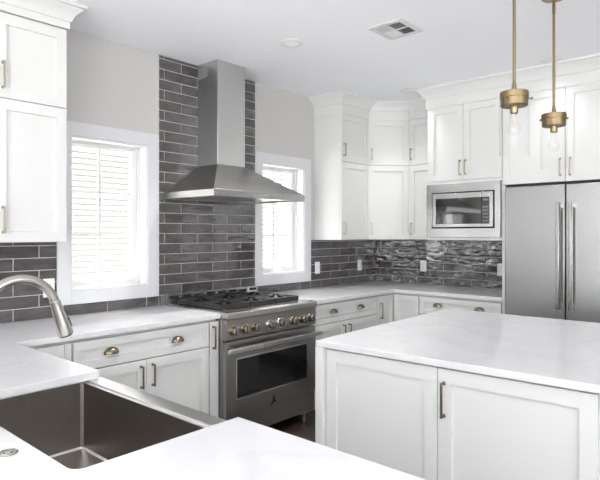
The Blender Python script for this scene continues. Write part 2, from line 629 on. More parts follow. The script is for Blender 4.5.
t = base_A('corner_cabinet', 'white base cabinet in the corner beside the peninsula, cup-pull drawer half hidden by the worktop', -4.60, -3.7465)
G(f).box(-3.785, -3.7475, -.011, .012, DOORB, DT).build('stile', 'cab', t, bevel=.001)
d = G(f).shaker(.255, DT - DB, .02, .045, x=-4.045, z=DB).build('drawer', 'cab', t)
cup_pull(d, f, -3.835, .775)
G(f).shaker(.255, DOORT - DOORB, x=-4.045, z=DOORB).build('door', 'cab', t)

t = base_A('base_cabinet', 'white base cabinet right of the range under the second window, wide drawer above two doors', -1.853, -.895)
d = G(f).shaker(1.843 - .900, DT - DB, .02, .045, x=-1.843, z=DB).build('drawer', 'cab', t)
cup_pull(d, f, -1.543, .787); cup_pull(d, f, -1.160, .787)
ym = -1.382
d = G(f).shaker(1.843 + ym - gap / 2, DOORT - DOORB, x=-1.843, z=DOORB).build('door', 'cab', t)
bar_pull(d, f, ym - .038, .54, .675)
d = G(f).shaker(-.900 - ym - gap / 2, DOORT - DOORB, x=ym + gap / 2, z=DOORB).build('door', 'cab', t)
bar_pull(d, f, ym + .038, .54, .675)

# corner susan cabinet with a folding pair of doors
t = thing('corner_base_cabinet', 'white base cabinet in the far inside corner with two folding doors at a right angle', 'cabinet', (.3, -.3, 0))
g = G()
g.prism([(BK, -.8945), (FX - .07, -.8945), (FX - .07, -FX + .07), (.8945, -FX + .07), (.8945, -BK), (BK, -BK)], 0, .1055)
g.prism([(BK, -.8945), (FX - .012, -.8945), (FX - .012, -FX + .012), (.8945, -FX + .012), (.8945, -BK), (BK, -BK)], .105, CB - .0005)
g.build('body', 'cab', t)
d = G(f).shaker(.892 - .633, DT - DOORB, .02, .05, x=-.892, z=DOORB).build('door', 'cab', t)
bar_pull(d, f, -.858, .66, .805)
fB = frame((0, -.61, 0), (1, 0, 0), (0, -1, 0))
G(fB).shaker(.892 - .633, DT - DOORB, .02, .05, x=.633, z=DOORB).build('door', 'cab', t)

t = thing('base_cabinet', 'white base cabinet under the microwave beside the refrigerator, wide drawer with two cup pulls', 'cabinet', (1.28, -.3, 0))
carcass(t, .8955, 1.6635, -.598, -BK, 0, CB - .0005, 'y0')
d = G(fB).shaker(1.655 - .901, DT - DB, .02, .045, x=.901, z=DB).build('drawer', 'cab', t)
cup_pull(d, fB, 1.085, .785); cup_pull(d, fB, 1.470, .785)
ym = 1.278
for a, b, s in ((.901, ym - gap / 2, -1), (ym + gap / 2, 1.655, 1)):
    d = G(fB).shaker(b - a, DOORT - DOORB, x=a, z=DOORB).build('door', 'cab', t)
    bar_pull(d, fB, ym + s * .038, .54, .675)

# ---- worktops
def slab(name, pts, label, z0=CB, z1=CT):
    o = G().prism(pts, z0, z1).build(name, 'quartz', bevel=.0015)
    return tag(o, label, 'countertop')
ED = .648
SX0, SX1, SYN, SYF = 1.451, 2.243, -4.516, -4.035
PN = -4.80
PE = 3.06
def arc(cx, cy, r, a0, a1, n=6):
    return [(cx + r * math.cos(math.radians(a0 + (a1 - a0) * i / n)), cy + r * math.sin(math.radians(a0 + (a1 - a0) * i / n))) for i in range(n + 1)]
rc = .03
pen = [(.011, -2.7635), (.011, PN), (PE, PN), (PE, SYF), (SX1, SYF)] + arc(SX1 - rc, SYN + rc, rc, 0, -90) + arc(SX0 + rc, SYN + rc, rc, -90, -180) + [(SX0, SYF), (ED, SYF), (ED, -2.7635)]
slab('peninsula_countertop', pen, 'white quartz worktop running left of the range and turning into the sink peninsula in front')
slab('corner_countertop', [(.011, -1.8565), (ED, -1.8565), (ED, -ED), (1.6645, -ED), (1.6645, -.011), (.011, -.011)],
     'white quartz worktop turning the far corner between the range and the refrigerator panel')

# ---- peninsula cabinets below (doors face the range)
fP = frame((0, -4.075, 0), (1, 0, 0), (0, 1, 0))
for x0, x1, lab, hx in ((.66, 1.408, 'white base cabinet under the peninsula, between the sink and the window wall', .04), (2.288, PE - .03, 'white base cabinet under the free end of the sink peninsula', -.04)):
    t = thing('peninsula_cabinet', lab, 'cabinet', ((x0 + x1) / 2, -4.35, 0))
    carcass(t, x0, x1, -4.60, -4.075, 0, CB - .0005, 'y1')
    d = G(fP).shaker(x1 - x0 - .05, DT - DOORB, x=x0 + .045 if x0 < 1 else x0 + .004, z=DOORB).build('door', 'cab', t)
    bar_pull(d, fP, x1 - .045 if hx > 0 else x0 + .045, DT - .19, DT - .05)
t = thing('sink_cabinet', 'white base cabinet with two low doors directly under the apron sink', 'cabinet', (1.85, -4.35, 0))
carcass(t, SX0 - .030, SX1 + .035, -4.60, -4.075, 0, .612, 'y1')
for x0, x1, hx in ((SX0 - .028, 1.849, 1.81), (1.851, SX1 + .033, 1.89)):
    d = G(fP).shaker(x1 - x0, .605 - DOORB, x=x0, z=DOORB).build('door', 'cab', t)
    bar_pull(d, fP, hx, .42, .56)
t = thing('peninsula_wainscot', 'white panelled back of the sink peninsula facing the dining side', 'wainscot', (1.85, -4.62, 0))
fN = frame((0, -4.62, 0), (1, 0, 0), (0, -1, 0))
G().box(.66, PE - .03, -4.62, -4.602, 0, CB - .0005).build('board', 'cab', t)
for k in range(3):
    G(fN).shaker(.77, CB - .13, .018, .07, x=.68 + k * .785, z=.11).build('panel', 'cab', t)

# ---- sink
t = thing('apron_sink', 'deep square stainless steel apron-front sink set in the peninsula worktop', 'sink', (1.85, -4.3, .6))
sx0, sx1, sy0, sy1, zb, zt = 1.434, 2.262, -4.535, -4.092, .630, CB - .0012
g = G()
w = .012
def rrect(x0, x1, y0, y1, r, n=4):
    return arc(x1 - r, y1 - r, r, 0, 90, n) + arc(x0 + r, y1 - r, r, 90, 180, n) + arc(x0 + r, y0 + r, r, 180, 270, n) + arc(x1 - r, y0 + r, r, 270, 360, n)
def rr(z, i, r):
    return [(x, y, z) for x, y in rrect(sx0 + i, sx1 - i, sy0 + i, sy1 - i, r)]
# bowl shell: outer skin up, over the rim, down the inside to the floor
g.loft([rr(zb - .004, -.002, .02), rr(zt - .006, -.002, .02), rr(zt - .006, 0, .010), rr(zb + .006, 0, .010), rr(zb + .0016, .0016, .009), rr(zb, .006, .006)])
bowl = g.build('bowl', 'sinksteel', t)
for px_, py_ in ((sx0, sy1), (sx1, sy1), (sx0, sy0), (sx1, sy0)):
    qx, qy = (1 if px_ == sx0 else -1), (1 if py_ == sy0 else -1)
    G().loft([[(px_ + qx * a_, py_ + qy * b_, z_) for a_, b_ in ((.0004, .0004), (.0096, .0004), (.0066, .0032), (.0047, .0047), (.0032, .0066), (.0004, .0096))] for z_ in (zb + .006, zt - .007)]).build('weld_seam', 'ledgesteel', bowl, label='bright polished corner seam')
def seam_ring(i, z, r):
    return [(x, y, z) for x, y in rrect(sx0 + i, sx1 - i, sy0 + i, sy1 - i, r)]
G().loft([seam_ring(.0004, zb + .0075, .010), seam_ring(.0020, zb + .0042, .009), seam_ring(.0042, zb + .0020, .007), seam_ring(.0075, zb + .0005, .006)], False, False).build('floor_seam', 'ledgesteel', bowl, label='bright polished seam around the sink floor')
dr = G()
dr.lathe([(.0, .0006), (.03, .0006), (.034, .003), (.052, .0035), (.056, .0005)], (1.85, -4.30, zb), (0, 0, 1), 32, (False, False))
dr.build('drain', 'chrome', bowl, label='round steel drain fitting')
g = G()
# front apron with a flat top ledge and a lowered accessory track
prof = [(-4.0905, zt - .020), (-4.0905, zt - .0065), (-4.078, zt - .0065), (-4.0765, zt), (-4.020, zt), (-4.013, zt - .002), (-4.009, zt - .008), (-4.009, .622), (-4.017, .622), (-4.017, .66), (-4.060, .66), (-4.060, zt - .020)]
g.loft([[(x, y, z) for y, z in prof] for x in (1.428, 2.27)])
g.build('apron', 'ledgesteel', t, bevel=.001, label='flat brushed steel ledge and apron')
g = G()
for x0, x1, y0, y1 in ((sx0 - .02, sx0 - .002, sy0 - .02, sy1), (sx1 + .002, sx1 + .02, sy0 - .02, sy1), (sx0 - .002, sx1 + .002, sy0 - .02, sy0 - .002)):
    g.box(x0, x1, y0, y1, zt - .010, zt)
g.build('rim', 'ledgesteel', t)

# ---- faucet
t = thing('kitchen_faucet', 'brushed nickel gooseneck faucet with pull-down spray head arching over the sink', 'faucet', (1.85, -4.58, CT))
ax, ay, az, ar = 1.85, -4.476, 1.2135, .098
path = [(ax, ay - ar, CT + .05), (ax, ay - ar, az - .06)] + [(ax, ay - ar * math.cos(math.radians(q)), az + ar * math.sin(math.radians(q))) for q in range(0, 163, 6)]
G().tube(path, .0128, 24).build('spout', 'nickel', t)
G().lathe([(.0, 0), (.027, 0), (.027, .006), (.022, .010), (.0195, .055), (.0185, .10), (.0132, .108)], (ax, ay - ar, CT + .0004), (0, 0, 1), 32).build('base', 'nickel', t)
g = G()
g.cyl((ax + .018, ay - ar, CT + .065), (ax + .045, ay - ar, CT + .065), .012)
g.tube([(ax + .038, ay - ar, CT + .07), (ax + .055, ay - ar, CT + .10), (ax + .075, ay - ar, CT + .145)], [.006, .0055, .005], 12)
g.build('lever', 'nickel', t)
e = Vector(path[-1]); tdir = Vector((0, math.sin(math.radians(18)), -math.cos(math.radians(18)))).normalized()
g = G()
g.lathe([(.0130, -.002), (.0150, .0), (.0150, .012), (.0152, .016), (.0190, .062), (.0215, .092), (.0215, .103), (.0195, .1045)], e, tdir, 32)
hd = g.build('spray_head', 'nickel', t)
G().lathe([(.0, .1046), (.0192, .1046), (.0186, .108), (.0, .108)], e, tdir, 28, (False, False)).build('nozzle', 'silicone', hd, label='dark rubber spray face')
nrm = Vector((0, math.cos(math.radians(18)), math.sin(math.radians(18))))
g = G()
for s0, s1, rr_ in ((.030, .042, .0188), (.058, .088, .0212)):
    ring = []
    for s, o in ((s0, 0), (s1, .002)):
        c = e + tdir * s + nrm * (rr_ + o - .006)
        ring.append([c + Vector((.006, 0, 0)), c + Vector((.006, 0, 0)) + nrm * .007, c - Vector((.006, 0, 0)) + nrm * .007, c - Vector((.006, 0, 0))])
    g.loft(ring)
g.build('spray_button', 'silicone', hd, bevel=.001, label='black spray toggle')

tag(G().lathe([(.0, 0), (.0215, 0), (.0215, .003), (.019, .0052), (.0155, .0052), (.0150, .0035), (.011, .0035), (.0105, .0058), (.0, .0062)], (2.031, -4.574, CT + .0003), (0, 0, 1), 36, (False, False)).build('air_switch_button', 'nickel'),
    'small round chrome push button set in the worktop before the sink', 'button')

# ------------------------------------------------------------------ wall cabinets
UT, US, UB = 2.563, 2.113, 1.3795
CR0 = 2.556
def two_tier(t, fr, a0, a1, sides, zb=UB, zs=US, zt=UT, hl=.115):
    """lower and upper doors between a0 and a1; sides: list of (door a0, a1, handle a)"""
    for x0, x1, ha in sides:
        d = G(fr).shaker(x1 - x0, zs - .002 - zb - .002, x=x0, z=zb + .002).build('door', 'cab', t)
        bar_pull(d, fr, ha, zb + .050, zb + .050 + hl, m='champagne')
        d = G(fr).shaker(x1 - x0, zt - .004 - zs - .002, x=x0, z=zs + .002).build('door', 'cab', t)
        bar_pull(d, fr, ha, zs + .050, zs + .050 + hl, m='champagne')

UD = .33
fU = frame((UD - .02, 0, 0), (0, 1, 0), (1, 0, 0))
t = thing('wall_cabinet', 'tall white wall cabinet just right of the second window, one door over another', 'cabinet', (.15, -.83, UB))
carcass(t, .0015, UD - .02, -1.055, -.6125, UB, H - .012)
two_tier(t, fU, 0, 0, [(-1.052, -.6155, -1.018)])
# diagonal corner
t = thing('corner_wall_cabinet', 'white diagonal corner wall cabinet between the two straight wall cabinets', 'cabinet', (.2, -.2, UB))
g = G()
g.prism([(.0015, -.0015), (.0015, -.6115), (UD - .02, -.6115), (.6115, -UD + .02), (.6115, -.0015)], UB, H - .012)
g.build('body', 'cab', t, bevel=.001)
dl = (.6115 - UD + .02) * math.sqrt(2)
fD = frame((UD - .02, -.6115, 0), (1, 1, 0), (1, -1, 0))
two_tier(t, fD, 0, 0, [(.011, dl - .011, .045)])
fV = frame((0, -UD + .02, 0), (1, 0, 0), (0, -1, 0))
t = thing('wall_cabinet', 'white wall cabinet between the corner cabinet and the microwave, one door over another', 'cabinet', (.8, -.15, UB))
carcass(t, .6125, .9835, -UD + .02, -.0015, UB, H - .012)
two_tier(t, fV, 0, 0, [(.6155, .980, .648)])

# upper left pair beside the first window
t = thing('wall_cabinet', 'large white wall cabinet at the left edge beside the first window', 'cabinet', (.15, -4.02, 1.39))
carcass(t, .0015, UD - .004, -4.405, -3.642, 1.39, H - .012)
fL = frame((UD - .004, 0, 0), (0, 1, 0), (1, 0, 0))
two_tier(t, fL, 0, 0, [(-4.0225, -3.6435, -3.985), (-4.4035, -4.0255, -4.063)], 1.39, 2.150, 2.602, .14)

# microwave / refrigerator run, fronts at y = -.63
TY = -.61
fT = frame((0, TY, 0), (1, 0, 0), (0, -1, 0))
t = thing('microwave_cabinet', 'white wall cabinet holding the microwave, two small doors above it', 'cabinet', (1.32, -.3, 1.38))
g = G()
g.box(.985, 1.003, TY, -.0015, 1.406, H - .012)
g.box(1.6455, 1.6635, TY, -.0015, 1.406, H - .012)
g.box(.985, 1.6635, TY - .02, -.0015, 1.3805, 1.4058)
g.box(1.003, 1.6455, -.02, -.0015, 1.406, H - .012)
g.box(1.003, 1.6455, TY, -.02, 1.884, H - .012)
g.box(.985, 1.6635, TY - .019, TY, 1.876, 1.900)
g.build('body', 'cab', t, bevel=.001)
for a, b, s in ((.988, 1.3235, -1), (1.3265, 1.661, 1)):
    d = G(fT).shaker(b - a, 2.558 - 1.904, x=a, z=1.904).build('door', 'cab', t)
    bar_pull(d, fT, 1.325 + s * .026, 1.945, 2.075, m='champagne')

t = thing('refrigerator_cabinet', 'wide white wall cabinet above the refrigerator with two doors', 'cabinet', (2.15, -.3, 1.84))
carcass(t, 1.6645, 2.6395, TY, -.0015, 1.8375, H - .012)
for a, b, s in ((1.6675, 2.1485, -1), (2.1515, 2.6365, 1)):
    d = G(fT).shaker(b - a, 2.558 - 1.838, x=a, z=1.838).build('door', 'cab', t)
    bar_pull(d, fT, 2.15 + s * .036, 1.880, 2.018, m='champagne')
for x0, x1, lab in ((1.6655, 1.690, 'tall white end panel between the corner worktop and the refrigerator'), (2.615, 2.6395, 'tall white end panel on the far right side of the refrigerator')):
    o = G().box(x0, x1, -.632, -.0015, 0, 1.8315).build('end_panel', 'cab', bevel=.0015)
    tag(o, lab, 'panel')

# crown moulding: flat fascia then an ogee up to the ceiling
def crown_prof(z0):
    d = H - .0008
    P = [(.0, z0), (.010, z0), (.012, z0 + .004), (.012, d - .098), (.020, d - .094), (.022, d - .086)]
    for i in range(8):
        a = i / 7
        P.append((.024 + .040 * a ** 1.6, d - .083 + .055 * a))
    P += [(.068, d - .022), (.080, d - .018), (.082, d - .010), (.082, d), (.0, d)]
    return P
g = G()
k22 = math.tan(math.radians(22.5))
g.sweep(crown_prof(CR0), [((.0015, -1.055), (0, -1)), ((UD, -1.055), (1, -1)), ((UD, -.6205), (1, k22)), ((.6205, -UD), (k22, -1)), ((.99, -UD), (0, -1))])
struct(g.build('trim_1', 'cab'))
g = G()
g.sweep(crown_prof(CR0), [((.985, -.0015), (-1, 0)), ((.985, -.63), (-1, -1)), ((2.6395, -.63), (1, -1)), ((2.6395, -.0015), (1, 0))])
struct(g.build('trim_2', 'cab'))
g = G()
g.sweep(crown_prof(2.603), [((.0015, -3.642), (0, 1)), ((UD + .016, -3.642), (1, 1)), ((UD + .016, -4.405), (1, -1)), ((.0015, -4.405), (0, -1))])
struct(g.build('trim_3', 'cab'))

# ------------------------------------------------------------------ microwave
t = thing('microwave', 'built-in stainless steel microwave in a wide steel trim frame', 'microwave', (1.32, -.35, 1.407))
x0, x1, z0, z1 = .986, 1.6575, 1.4065, 1.875
yf = -.632
g = G()
a, b, c, d = 1.036, 1.610, 1.484, 1.800
for q in ((x0, a, z0, z1), (b, x1, z0, z1), (a, b, d, z1), (a, b, z0, c)):
    g.box(q[0], q[1], yf - .018, yf, q[2], q[3])
g.build('trim_frame', 'mwsteel', t, bevel=.0015)
g = G()
g.box(1.012, 1.636, yf + .002, -.10, 1.4085, 1.870)
g.build('housing', 'black', t)
dx = 1.500
g = G()
o0, o1, p0, p1 = 1.048, dx - .0015, 1.495, 1.789
i0, i1, j0, j1 = 1.077, dx - .0015, 1.522, 1.744
for q in ((o0, i0, p0, p1), (i0, o1, j1, p1), (i0, o1, p0, j0)):
    g.box(q[0], q[1], yf - .026, yf, q[2], q[3])
dr = g.build('door', 'mwsteel', t, bevel=.002)
G().box(i0, i1, yf - .023, yf, j0, j1).build('door_glass', 'mwglass', dr)
g = G()
for q in ((dx + .0015, 1.569, j1, p1), (dx + .0015, 1.569, p0, j0), (1.569, 1.598, p0, p1)):
    g.box(q[0], q[1], yf - .026, yf, q[2], q[3])
cp = g.build('control_frame', 'mwsteel', t, bevel=.002)
G().box(dx + .0015, 1.569, yf - .023, yf, j0, j1).build('control_panel', 'mwglass', cp)
g = G()
for r in range(5):
    for q in range(3):
        g.box(dx + .014 + q * .017, dx + .024 + q * .017, yf - .0236, yf - .0228, 1.540 + r * .029, 1.552 + r * .029)
M['grey'] = mat('grey_keys', (.22, .22, .23), .4)[0]
g.build('keypad', 'grey', cp, label='grey keys')
G().box(dx + .014, dx + .058, yf - .0236, yf - .0228, 1.715, 1.729).build('display', 'grey', cp)

# ------------------------------------------------------------------ refrigerator
t = thing('refrigerator', 'tall stainless steel French-door refrigerator with two vertical bar handles', 'refrigerator', (2.155, -.35, 0))
G().box(1.700, 2.606, -.615, -.03, .03, 1.8365).build('body', 'black', t, bevel=.003)
yf = -.672
for a, b in ((1.703, 2.1595), (2.1645, 2.603)):
    dd = G().box(a, b, yf, -.617, .765, 1.812).build('door', 'fridgesteel', t, bevel=.008, seg=3)
    right = a > 2
    hx = 2.1255 if not right else 2.2125
    g = G()
    # flat-faced bar with rounded front, on two end posts
    def hr(z, s=1.0):
        return [(hx - .013, yf - .068, z), (hx - .010, yf - .072, z), (hx + .010, yf - .072, z), (hx + .013, yf - .068, z), (hx + .013, yf - .040, z), (hx - .013, yf - .040, z)]
    g.loft([hr(.868), hr(1.672)])
    for zz in (.868, 1.632):
        g.box(hx - .012, hx + .012, yf - .0405, yf + .001, zz, zz + .04)
    g.build('handle', 'handlesteel', dd, bevel=.002)
dd = G().box(1.703, 2.603, yf, -.617, .09, .758).build('freezer_drawer', 'fridgesteel', t, bevel=.008, seg=3)
g = G()
g.box(1.78, 2.526, yf - .070, yf - .042, .69, .716)
for x in (1.79, 2.476):
    g.box(x, x + .04, yf - .043, yf + .001, .691, .715)
g.build('handle', 'handlesteel', dd, bevel=.003)
G().box(1.71, 2.596, -.60, -.05, 0, .032).build('kick_grille', 'black', t)

# ------------------------------------------------------------------ range hood
t = thing('range_hood', 'stainless steel pyramid chimney hood on the tiled wall above the range', 'hood', (.25, -2.31, 1.69))
hy0, hy1, hd_ = -2.767, -1.853, .582
cy0, cy1, cd = -2.456, -2.181, .247
bx = .0135
zl0, zl1, zc = 1.690, 1.737, 1.957
g = G()
def rect(x0, x1, y0, y1, z):
    return [(x0, y0, z), (x1, y0, z), (x1, y1, z), (x0, y1, z)]
# rim outside, up the pyramid; inside recess underneath
g.loft([rect(bx + .02, hd_ - .02, hy0 + .02, hy1 - .02, zl0 + .020), rect(bx + .02, hd_ - .02, hy0 + .02, hy1 - .02, zl0), rect(bx, hd_, hy0, hy1, zl0), rect(bx, hd_, hy0, hy1, zl1),
        rect(bx, hd_ - .004, hy0 + .004, hy1 - .004, zl1 + .002), rect(bx, cd, cy0, cy1, zc)])
canopy = g.build('canopy', 'steelh', t, bevel=.0015)
g = G()
for i in range(2):
    y0 = hy0 + .10 + i * .36
    for k in range(14):
        g.box(.12, .46, y0 + k * .0255, y0 + k * .0255 + .016, zl0 + .010, zl0 + .0205)
g.build('baffle_filter', 'steel', canopy)
for y in (hy0 + .16, hy1 - .16):
    g = G()
    g.lathe([(.0, .004), (.026, .004), (.034, .0), (.036, .0), (.036, .010), (.0, .010)], (.515, y, zl0 + .0105), (0, 0, 1), 24, (False, False))
    g.build('hood_lamp', 'plastic', canopy)
for k in range(4):
    G().cyl((hd_ - .001, -2.38 + k * .045, 1.713), (hd_ + .0035, -2.38 + k * .045, 1.713), .007, 16).build('control_button', 'chrome', canopy)
ch = G().box(bx, cd, cy0, cy1, zc - .001, H - .001).build('chimney', 'steel', t, bevel=.0015)
g = G()
g.box(.005 + bx, .128, cy0 - .0012, cy0 + .0005, 2.627, 2.714)
for k in range(9):
    g.box(.02, .124, cy0 - .0022, cy0 - .001, 2.632 + k * .009, 2.6345 + k * .009)
g.build('vent_grille', 'grey', ch, label='dark slotted vent')

# ------------------------------------------------------------------ range
M['cooksteel'] = steel('cooktop_steel', (.52, .505, .49), .26, (1, .03, 14), .02, 40, 0, .015)
M['rangesteel'] = steel('range_steel', (.36, .345, .33), .30, (1, .03, 14), .03, 40, .005, .015)
t = thing('gas_range', 'stainless steel gas range with eight knobs, black grates and dark oven window', 'range', (.35, -2.31, 0))
ry0, ry1 = -2.7605, -1.8595
G().box(.013, .655, ry0, ry1, .085, .900).build('body', 'rangesteel', t, bevel=.001)
g = G()
g.loft([[(.013, y, .9005), (.013, y, .921), (.690, y, .921), (.706, y, .919), (.713, y, .912), (.713, y, .879), (.656, y, .879), (.656, y, .9005)] for y in (ry0, ry1)])
ck = g.build('cooktop', 'cooksteel', t, bevel=.001)
G().box(.045, .615, ry0 + .025, ry1 - .025, .9212, .9225).build('burner_pan', 'cooksteel', ck)
# control fascia
pf = G()
pf.loft([[(.656, y, .876), (.698, y, .876), (.701, y, .872), (.701, y, .746), (.697, y, .742), (.656, y, .742)] for y in (ry0, ry1)])
pan = pf.build('control_panel', 'rangesteel', t, bevel=.001)
for i, yk in enumerate((-2.700, -2.603, -2.503, -2.362, -2.255, -2.122, -2.022, -1.930)):
    gold = i not in (3, 4)
    g = G()
    g.lathe([(.0, .0003), (.039, .0003), (.039, .006), (.036, .011), (.031, .0115), (.0, .0115)], (.701, yk, .800), (1, 0, 0), 28, (False, False))
    k = g.build('knob', 'gold' if gold else 'chrome', pan, label='steel knob with a brass ring' if gold else 'small steel knob with a plain steel ring')
    g = G()
    g.lathe([(.029, .0115), (.0285, .034), (.0265, .038), (.020, .0395), (.0, .0395)], (.701, yk, .800), (1, 0, 0), 28, (True, False))
    g.box(.739, .748, yk - .006, yk + .006, .774, .826)
    g.build('knob_grip', 'knobsteel', k, bevel=.001)
# oven door
dxf = .697
g = G()
wy0, wy1, wz0, wz1 = -2.668, -1.962, .344, .607
for q in ((ry0 + .002, wy0, .241, .728), (wy1, ry1 - .002, .241, .728), (wy0, wy1, wz1, .728), (wy0, wy1, .241, wz0)):
    g.box(.659, dxf, *q)
door = g.build('oven_door', 'rangesteel', t, bevel=.001)
g = G()
g.box(.664, dxf - .003, wy0, wy1, wz0, wz1)
g.build('oven_window', 'glassblack', door)
g = G()
b_ = .006
for q in ((wy0 - b_, wy0 + .003, wz0 - b_, wz1 + b_), (wy1 - .003, wy1 + b_, wz0 - b_, wz1 + b_), (wy0, wy1, wz1 - .003, wz1 + b_), (wy0, wy1, wz0 - b_, wz0 + .003)):
    g.box(dxf - .001, dxf + .002, *q)
g.build('window_trim', 'chrome', door)
hx_ = .765
g = G()
hz = .682
g.box(hx_ - .015, hx_ + .015, ry0 - .034, ry1 - .008, hz - .015, hz + .015)
for y in (ry0 + .030, ry1 - .055):
    g.box(dxf - .001, hx_ - .010, y, y + .025, hz - .010, hz + .010)
hn = g.build('oven_handle', 'steel', door, bevel=.004)
g = G()
g.loft([[(hx_ + c_ * .0175, y, hz + s_ * .0175) for c_, s_ in [(1, -.8), (1, .8), (.8, 1), (-.8, 1), (-1, .8), (-1, -.8), (-.8, -1), (.8, -1)]] for y in (-2.50, -2.12)])
g.build('handle_grip', 'nickel', hn, label='satin textured middle of the handle')
# emblem: small split metal triangle
g = G()
ey, ez = -2.318, .266
em_k = 1.35
g.loft([[(dxf - .0005, ey - .002, ez - .020), (dxf - .0005, ey + .020, ez - .026), (dxf - .0005, ey + .003, ez + .034)], [(dxf + .003, ey - .002, ez - .020), (dxf + .003, ey + .020, ez - .026), (dxf + .003, ey + .003, ez + .034)]])
em = g.build('emblem', 'chrome', door)
def tri(pts, d0, d1):
    return [[(x, ey + em_k * a_, ez + em_k * b_) for a_, b_ in pts] for x in (dxf + d0, dxf + d1)]
em = G().loft(tri([(-.002, -.020), (.020, -.026), (.003, .030)], -.0005, .003)).build('emblem', 'chrome', door, label='split triangular metal badge')
G().loft(tri([(-.022, -.026), (-.005, -.020), (-.001, .030), (-.010, -.004)], -.0005, .003)).build('emblem_shade', 'black', em, label='dark half of the badge')
# bottom panel, feet
G().box(.640, .690, ry0 + .004, ry1 - .004, .085, .236).build('kick_panel', 'rangesteel', t, bevel=.0015)
for y in (ry0 + .05, ry1 - .05):
    for x in (.07, .62):
        G().lathe([(.016, 0), (.016, .01), (.011, .012), (.011, .0855)], (x, y, 0), (0, 0, 1), 16).build('foot', 'steel', t)
# rear vent trim with slots
g = G()
n = 8
yw = (ry1 - ry0) / n
g.box(.0125, .055, ry0, ry1, .921, .964)
g.box(.0125, .055, ry0, ry1, .983, .996)
for k in range(n + 1):
    yy = ry0 + k * yw
    g.box(.0125, .055, max(ry0, yy - .016), min(ry1, yy + .016), .9635, .9825)
bgd = g.build('rear_vent_trim', 'mwsteel', t)
G().box(.0128, .040, ry0 + .002, ry1 - .002, .9632, .9828).build('vent_slots', 'black', bgd)
# burners
for i in range(3):
    yc = ry0 + .182 + i * .2588
    for xc, r in ((.228, .042), (.470, .048)):
        g = G()
        g.lathe([(.0, .0), (r + .018, .0), (r + .016, .006), (r + .004, .010), (r + .002, .018), (.0, .018)], (xc, yc, .9226), (0, 0, 1), 28, (False, False))
        bb = g.build('burner', 'gold', t, label='brass burner ring')
        G().lathe([(.0, .0181), (r - .002, .0181), (r, .022), (r - .003, .027), (.0, .028)], (xc, yc, .9226), (0, 0, 1), 28, (False, False)).build('burner_cap', 'iron', bb)
# three cast-iron grates
for i in range(3):
    y0 = ry0 + .055 + i * .2588
    y1 = y0 + .2470
    x0, x1 = .105, .592
    g = G()
    zt_, zb_ = .958, .928
    def bar(p, q, w=.0095, za=zb_, zc_=zt_, rise=0):
        p, q = Vector(p), Vector(q)
        dd = (q - p).normalized()
        nn = Vector((-dd.y, dd.x)) * w
        pts = [p + nn, p - nn, q - nn, q + nn]
        g.loft([[(v.x, v.y, za) for v in pts], [(v.x, v.y, zc_ + (rise if k_ < 2 else 0)) for k_, v in enumerate(pts)]])
    for yy in (y0 + .007, y1 - .007):
        bar((x0, yy), (x1, yy))
    xm = (x0 + x1) / 2
    for xx in (x0 + .007, xm, x1 - .007):
        bar((xx, y0), (xx, y1))
    yc = (y0 + y1) / 2
    for xc in (.228, .470):
        for q in range(8):
            an = q * math.pi / 4
            r0 = .030
            ca, sa = math.cos(an), math.sin(an)
            rx = (min(abs(xc - x0), abs(xm - xc), abs(x1 - xc)) if abs(ca) > .1 else 9) / max(abs(ca), 1e-3)
            ry = (y1 - y0) / 2 / max(abs(sa), 1e-3)
            r1 = min(rx, ry) - .004
            bar((xc + ca * r0, yc + sa * r0), (xc + ca * r1, yc + sa * r1), .0085, zb_ + .001, zt_ + .002, .009)
    for xx in (x0 + .01, xm, x1 - .01):
        for yy in (y0 + .009, y1 - .009):
            g.lathe([(.011, 0), (.009, .024)], (xx, yy, .9226), (0, 0, 1), 10)
    g.build('grate', 'iron', t)

# ------------------------------------------------------------------ island
IR = math.radians(1.9)
ix, iy = 1.692, -3.030
isl = thing('kitchen_island', 'white kitchen island cabinet with two wide shaker doors facing the camera', 'island', (ix, iy, 0))
isl.rotation_euler.z = IR
g = G()
L0, L1 = ix + .0325, ix + 1.231
g.box(L0, L1, iy + .050, iy + 1.455, .105, CB - .0005)
g.box(L0 + .03, L1 - .03, iy + .12, iy + 1.385, 0, .106)
g.build('body', 'cab', isl, bevel=.001)
g = G()
g.box(ix - .010, ix + .033, iy + .0015, iy + 1.474, 0, CB - .0005)
g.build('end_panel', 'cab', isl, bevel=.0015)
fI = frame((ix, iy + .050, 0), (1, 0, 0), (0, -1, 0))
G(fI).box(.0335, 1.230, 0, .001, .105, .879).build('face_frame', 'cab', isl)
xs = .6235
d = G(fI).shaker(xs - .0015 - .036, .872 - .112, .021, .060, .013, x=.036, z=.112).build('door', 'cab', isl)
d = G(fI).shaker(1.228 - xs - .0015, .872 - .112, .021, .060, .013, x=xs + .0015, z=.112).build('door', 'cab', isl)
bar_pull(d, fI, xs + .030, .672, .818, t0=.021)
it = thing('island_countertop', 'large white quartz worktop on the island', 'countertop', (ix, iy, CB))
it.rotation_euler.z = IR
G().box(ix - .006, ix + 1.56, iy, iy + 1.478, CB, CT).build('slab', 'quartz', it, bevel=.003)

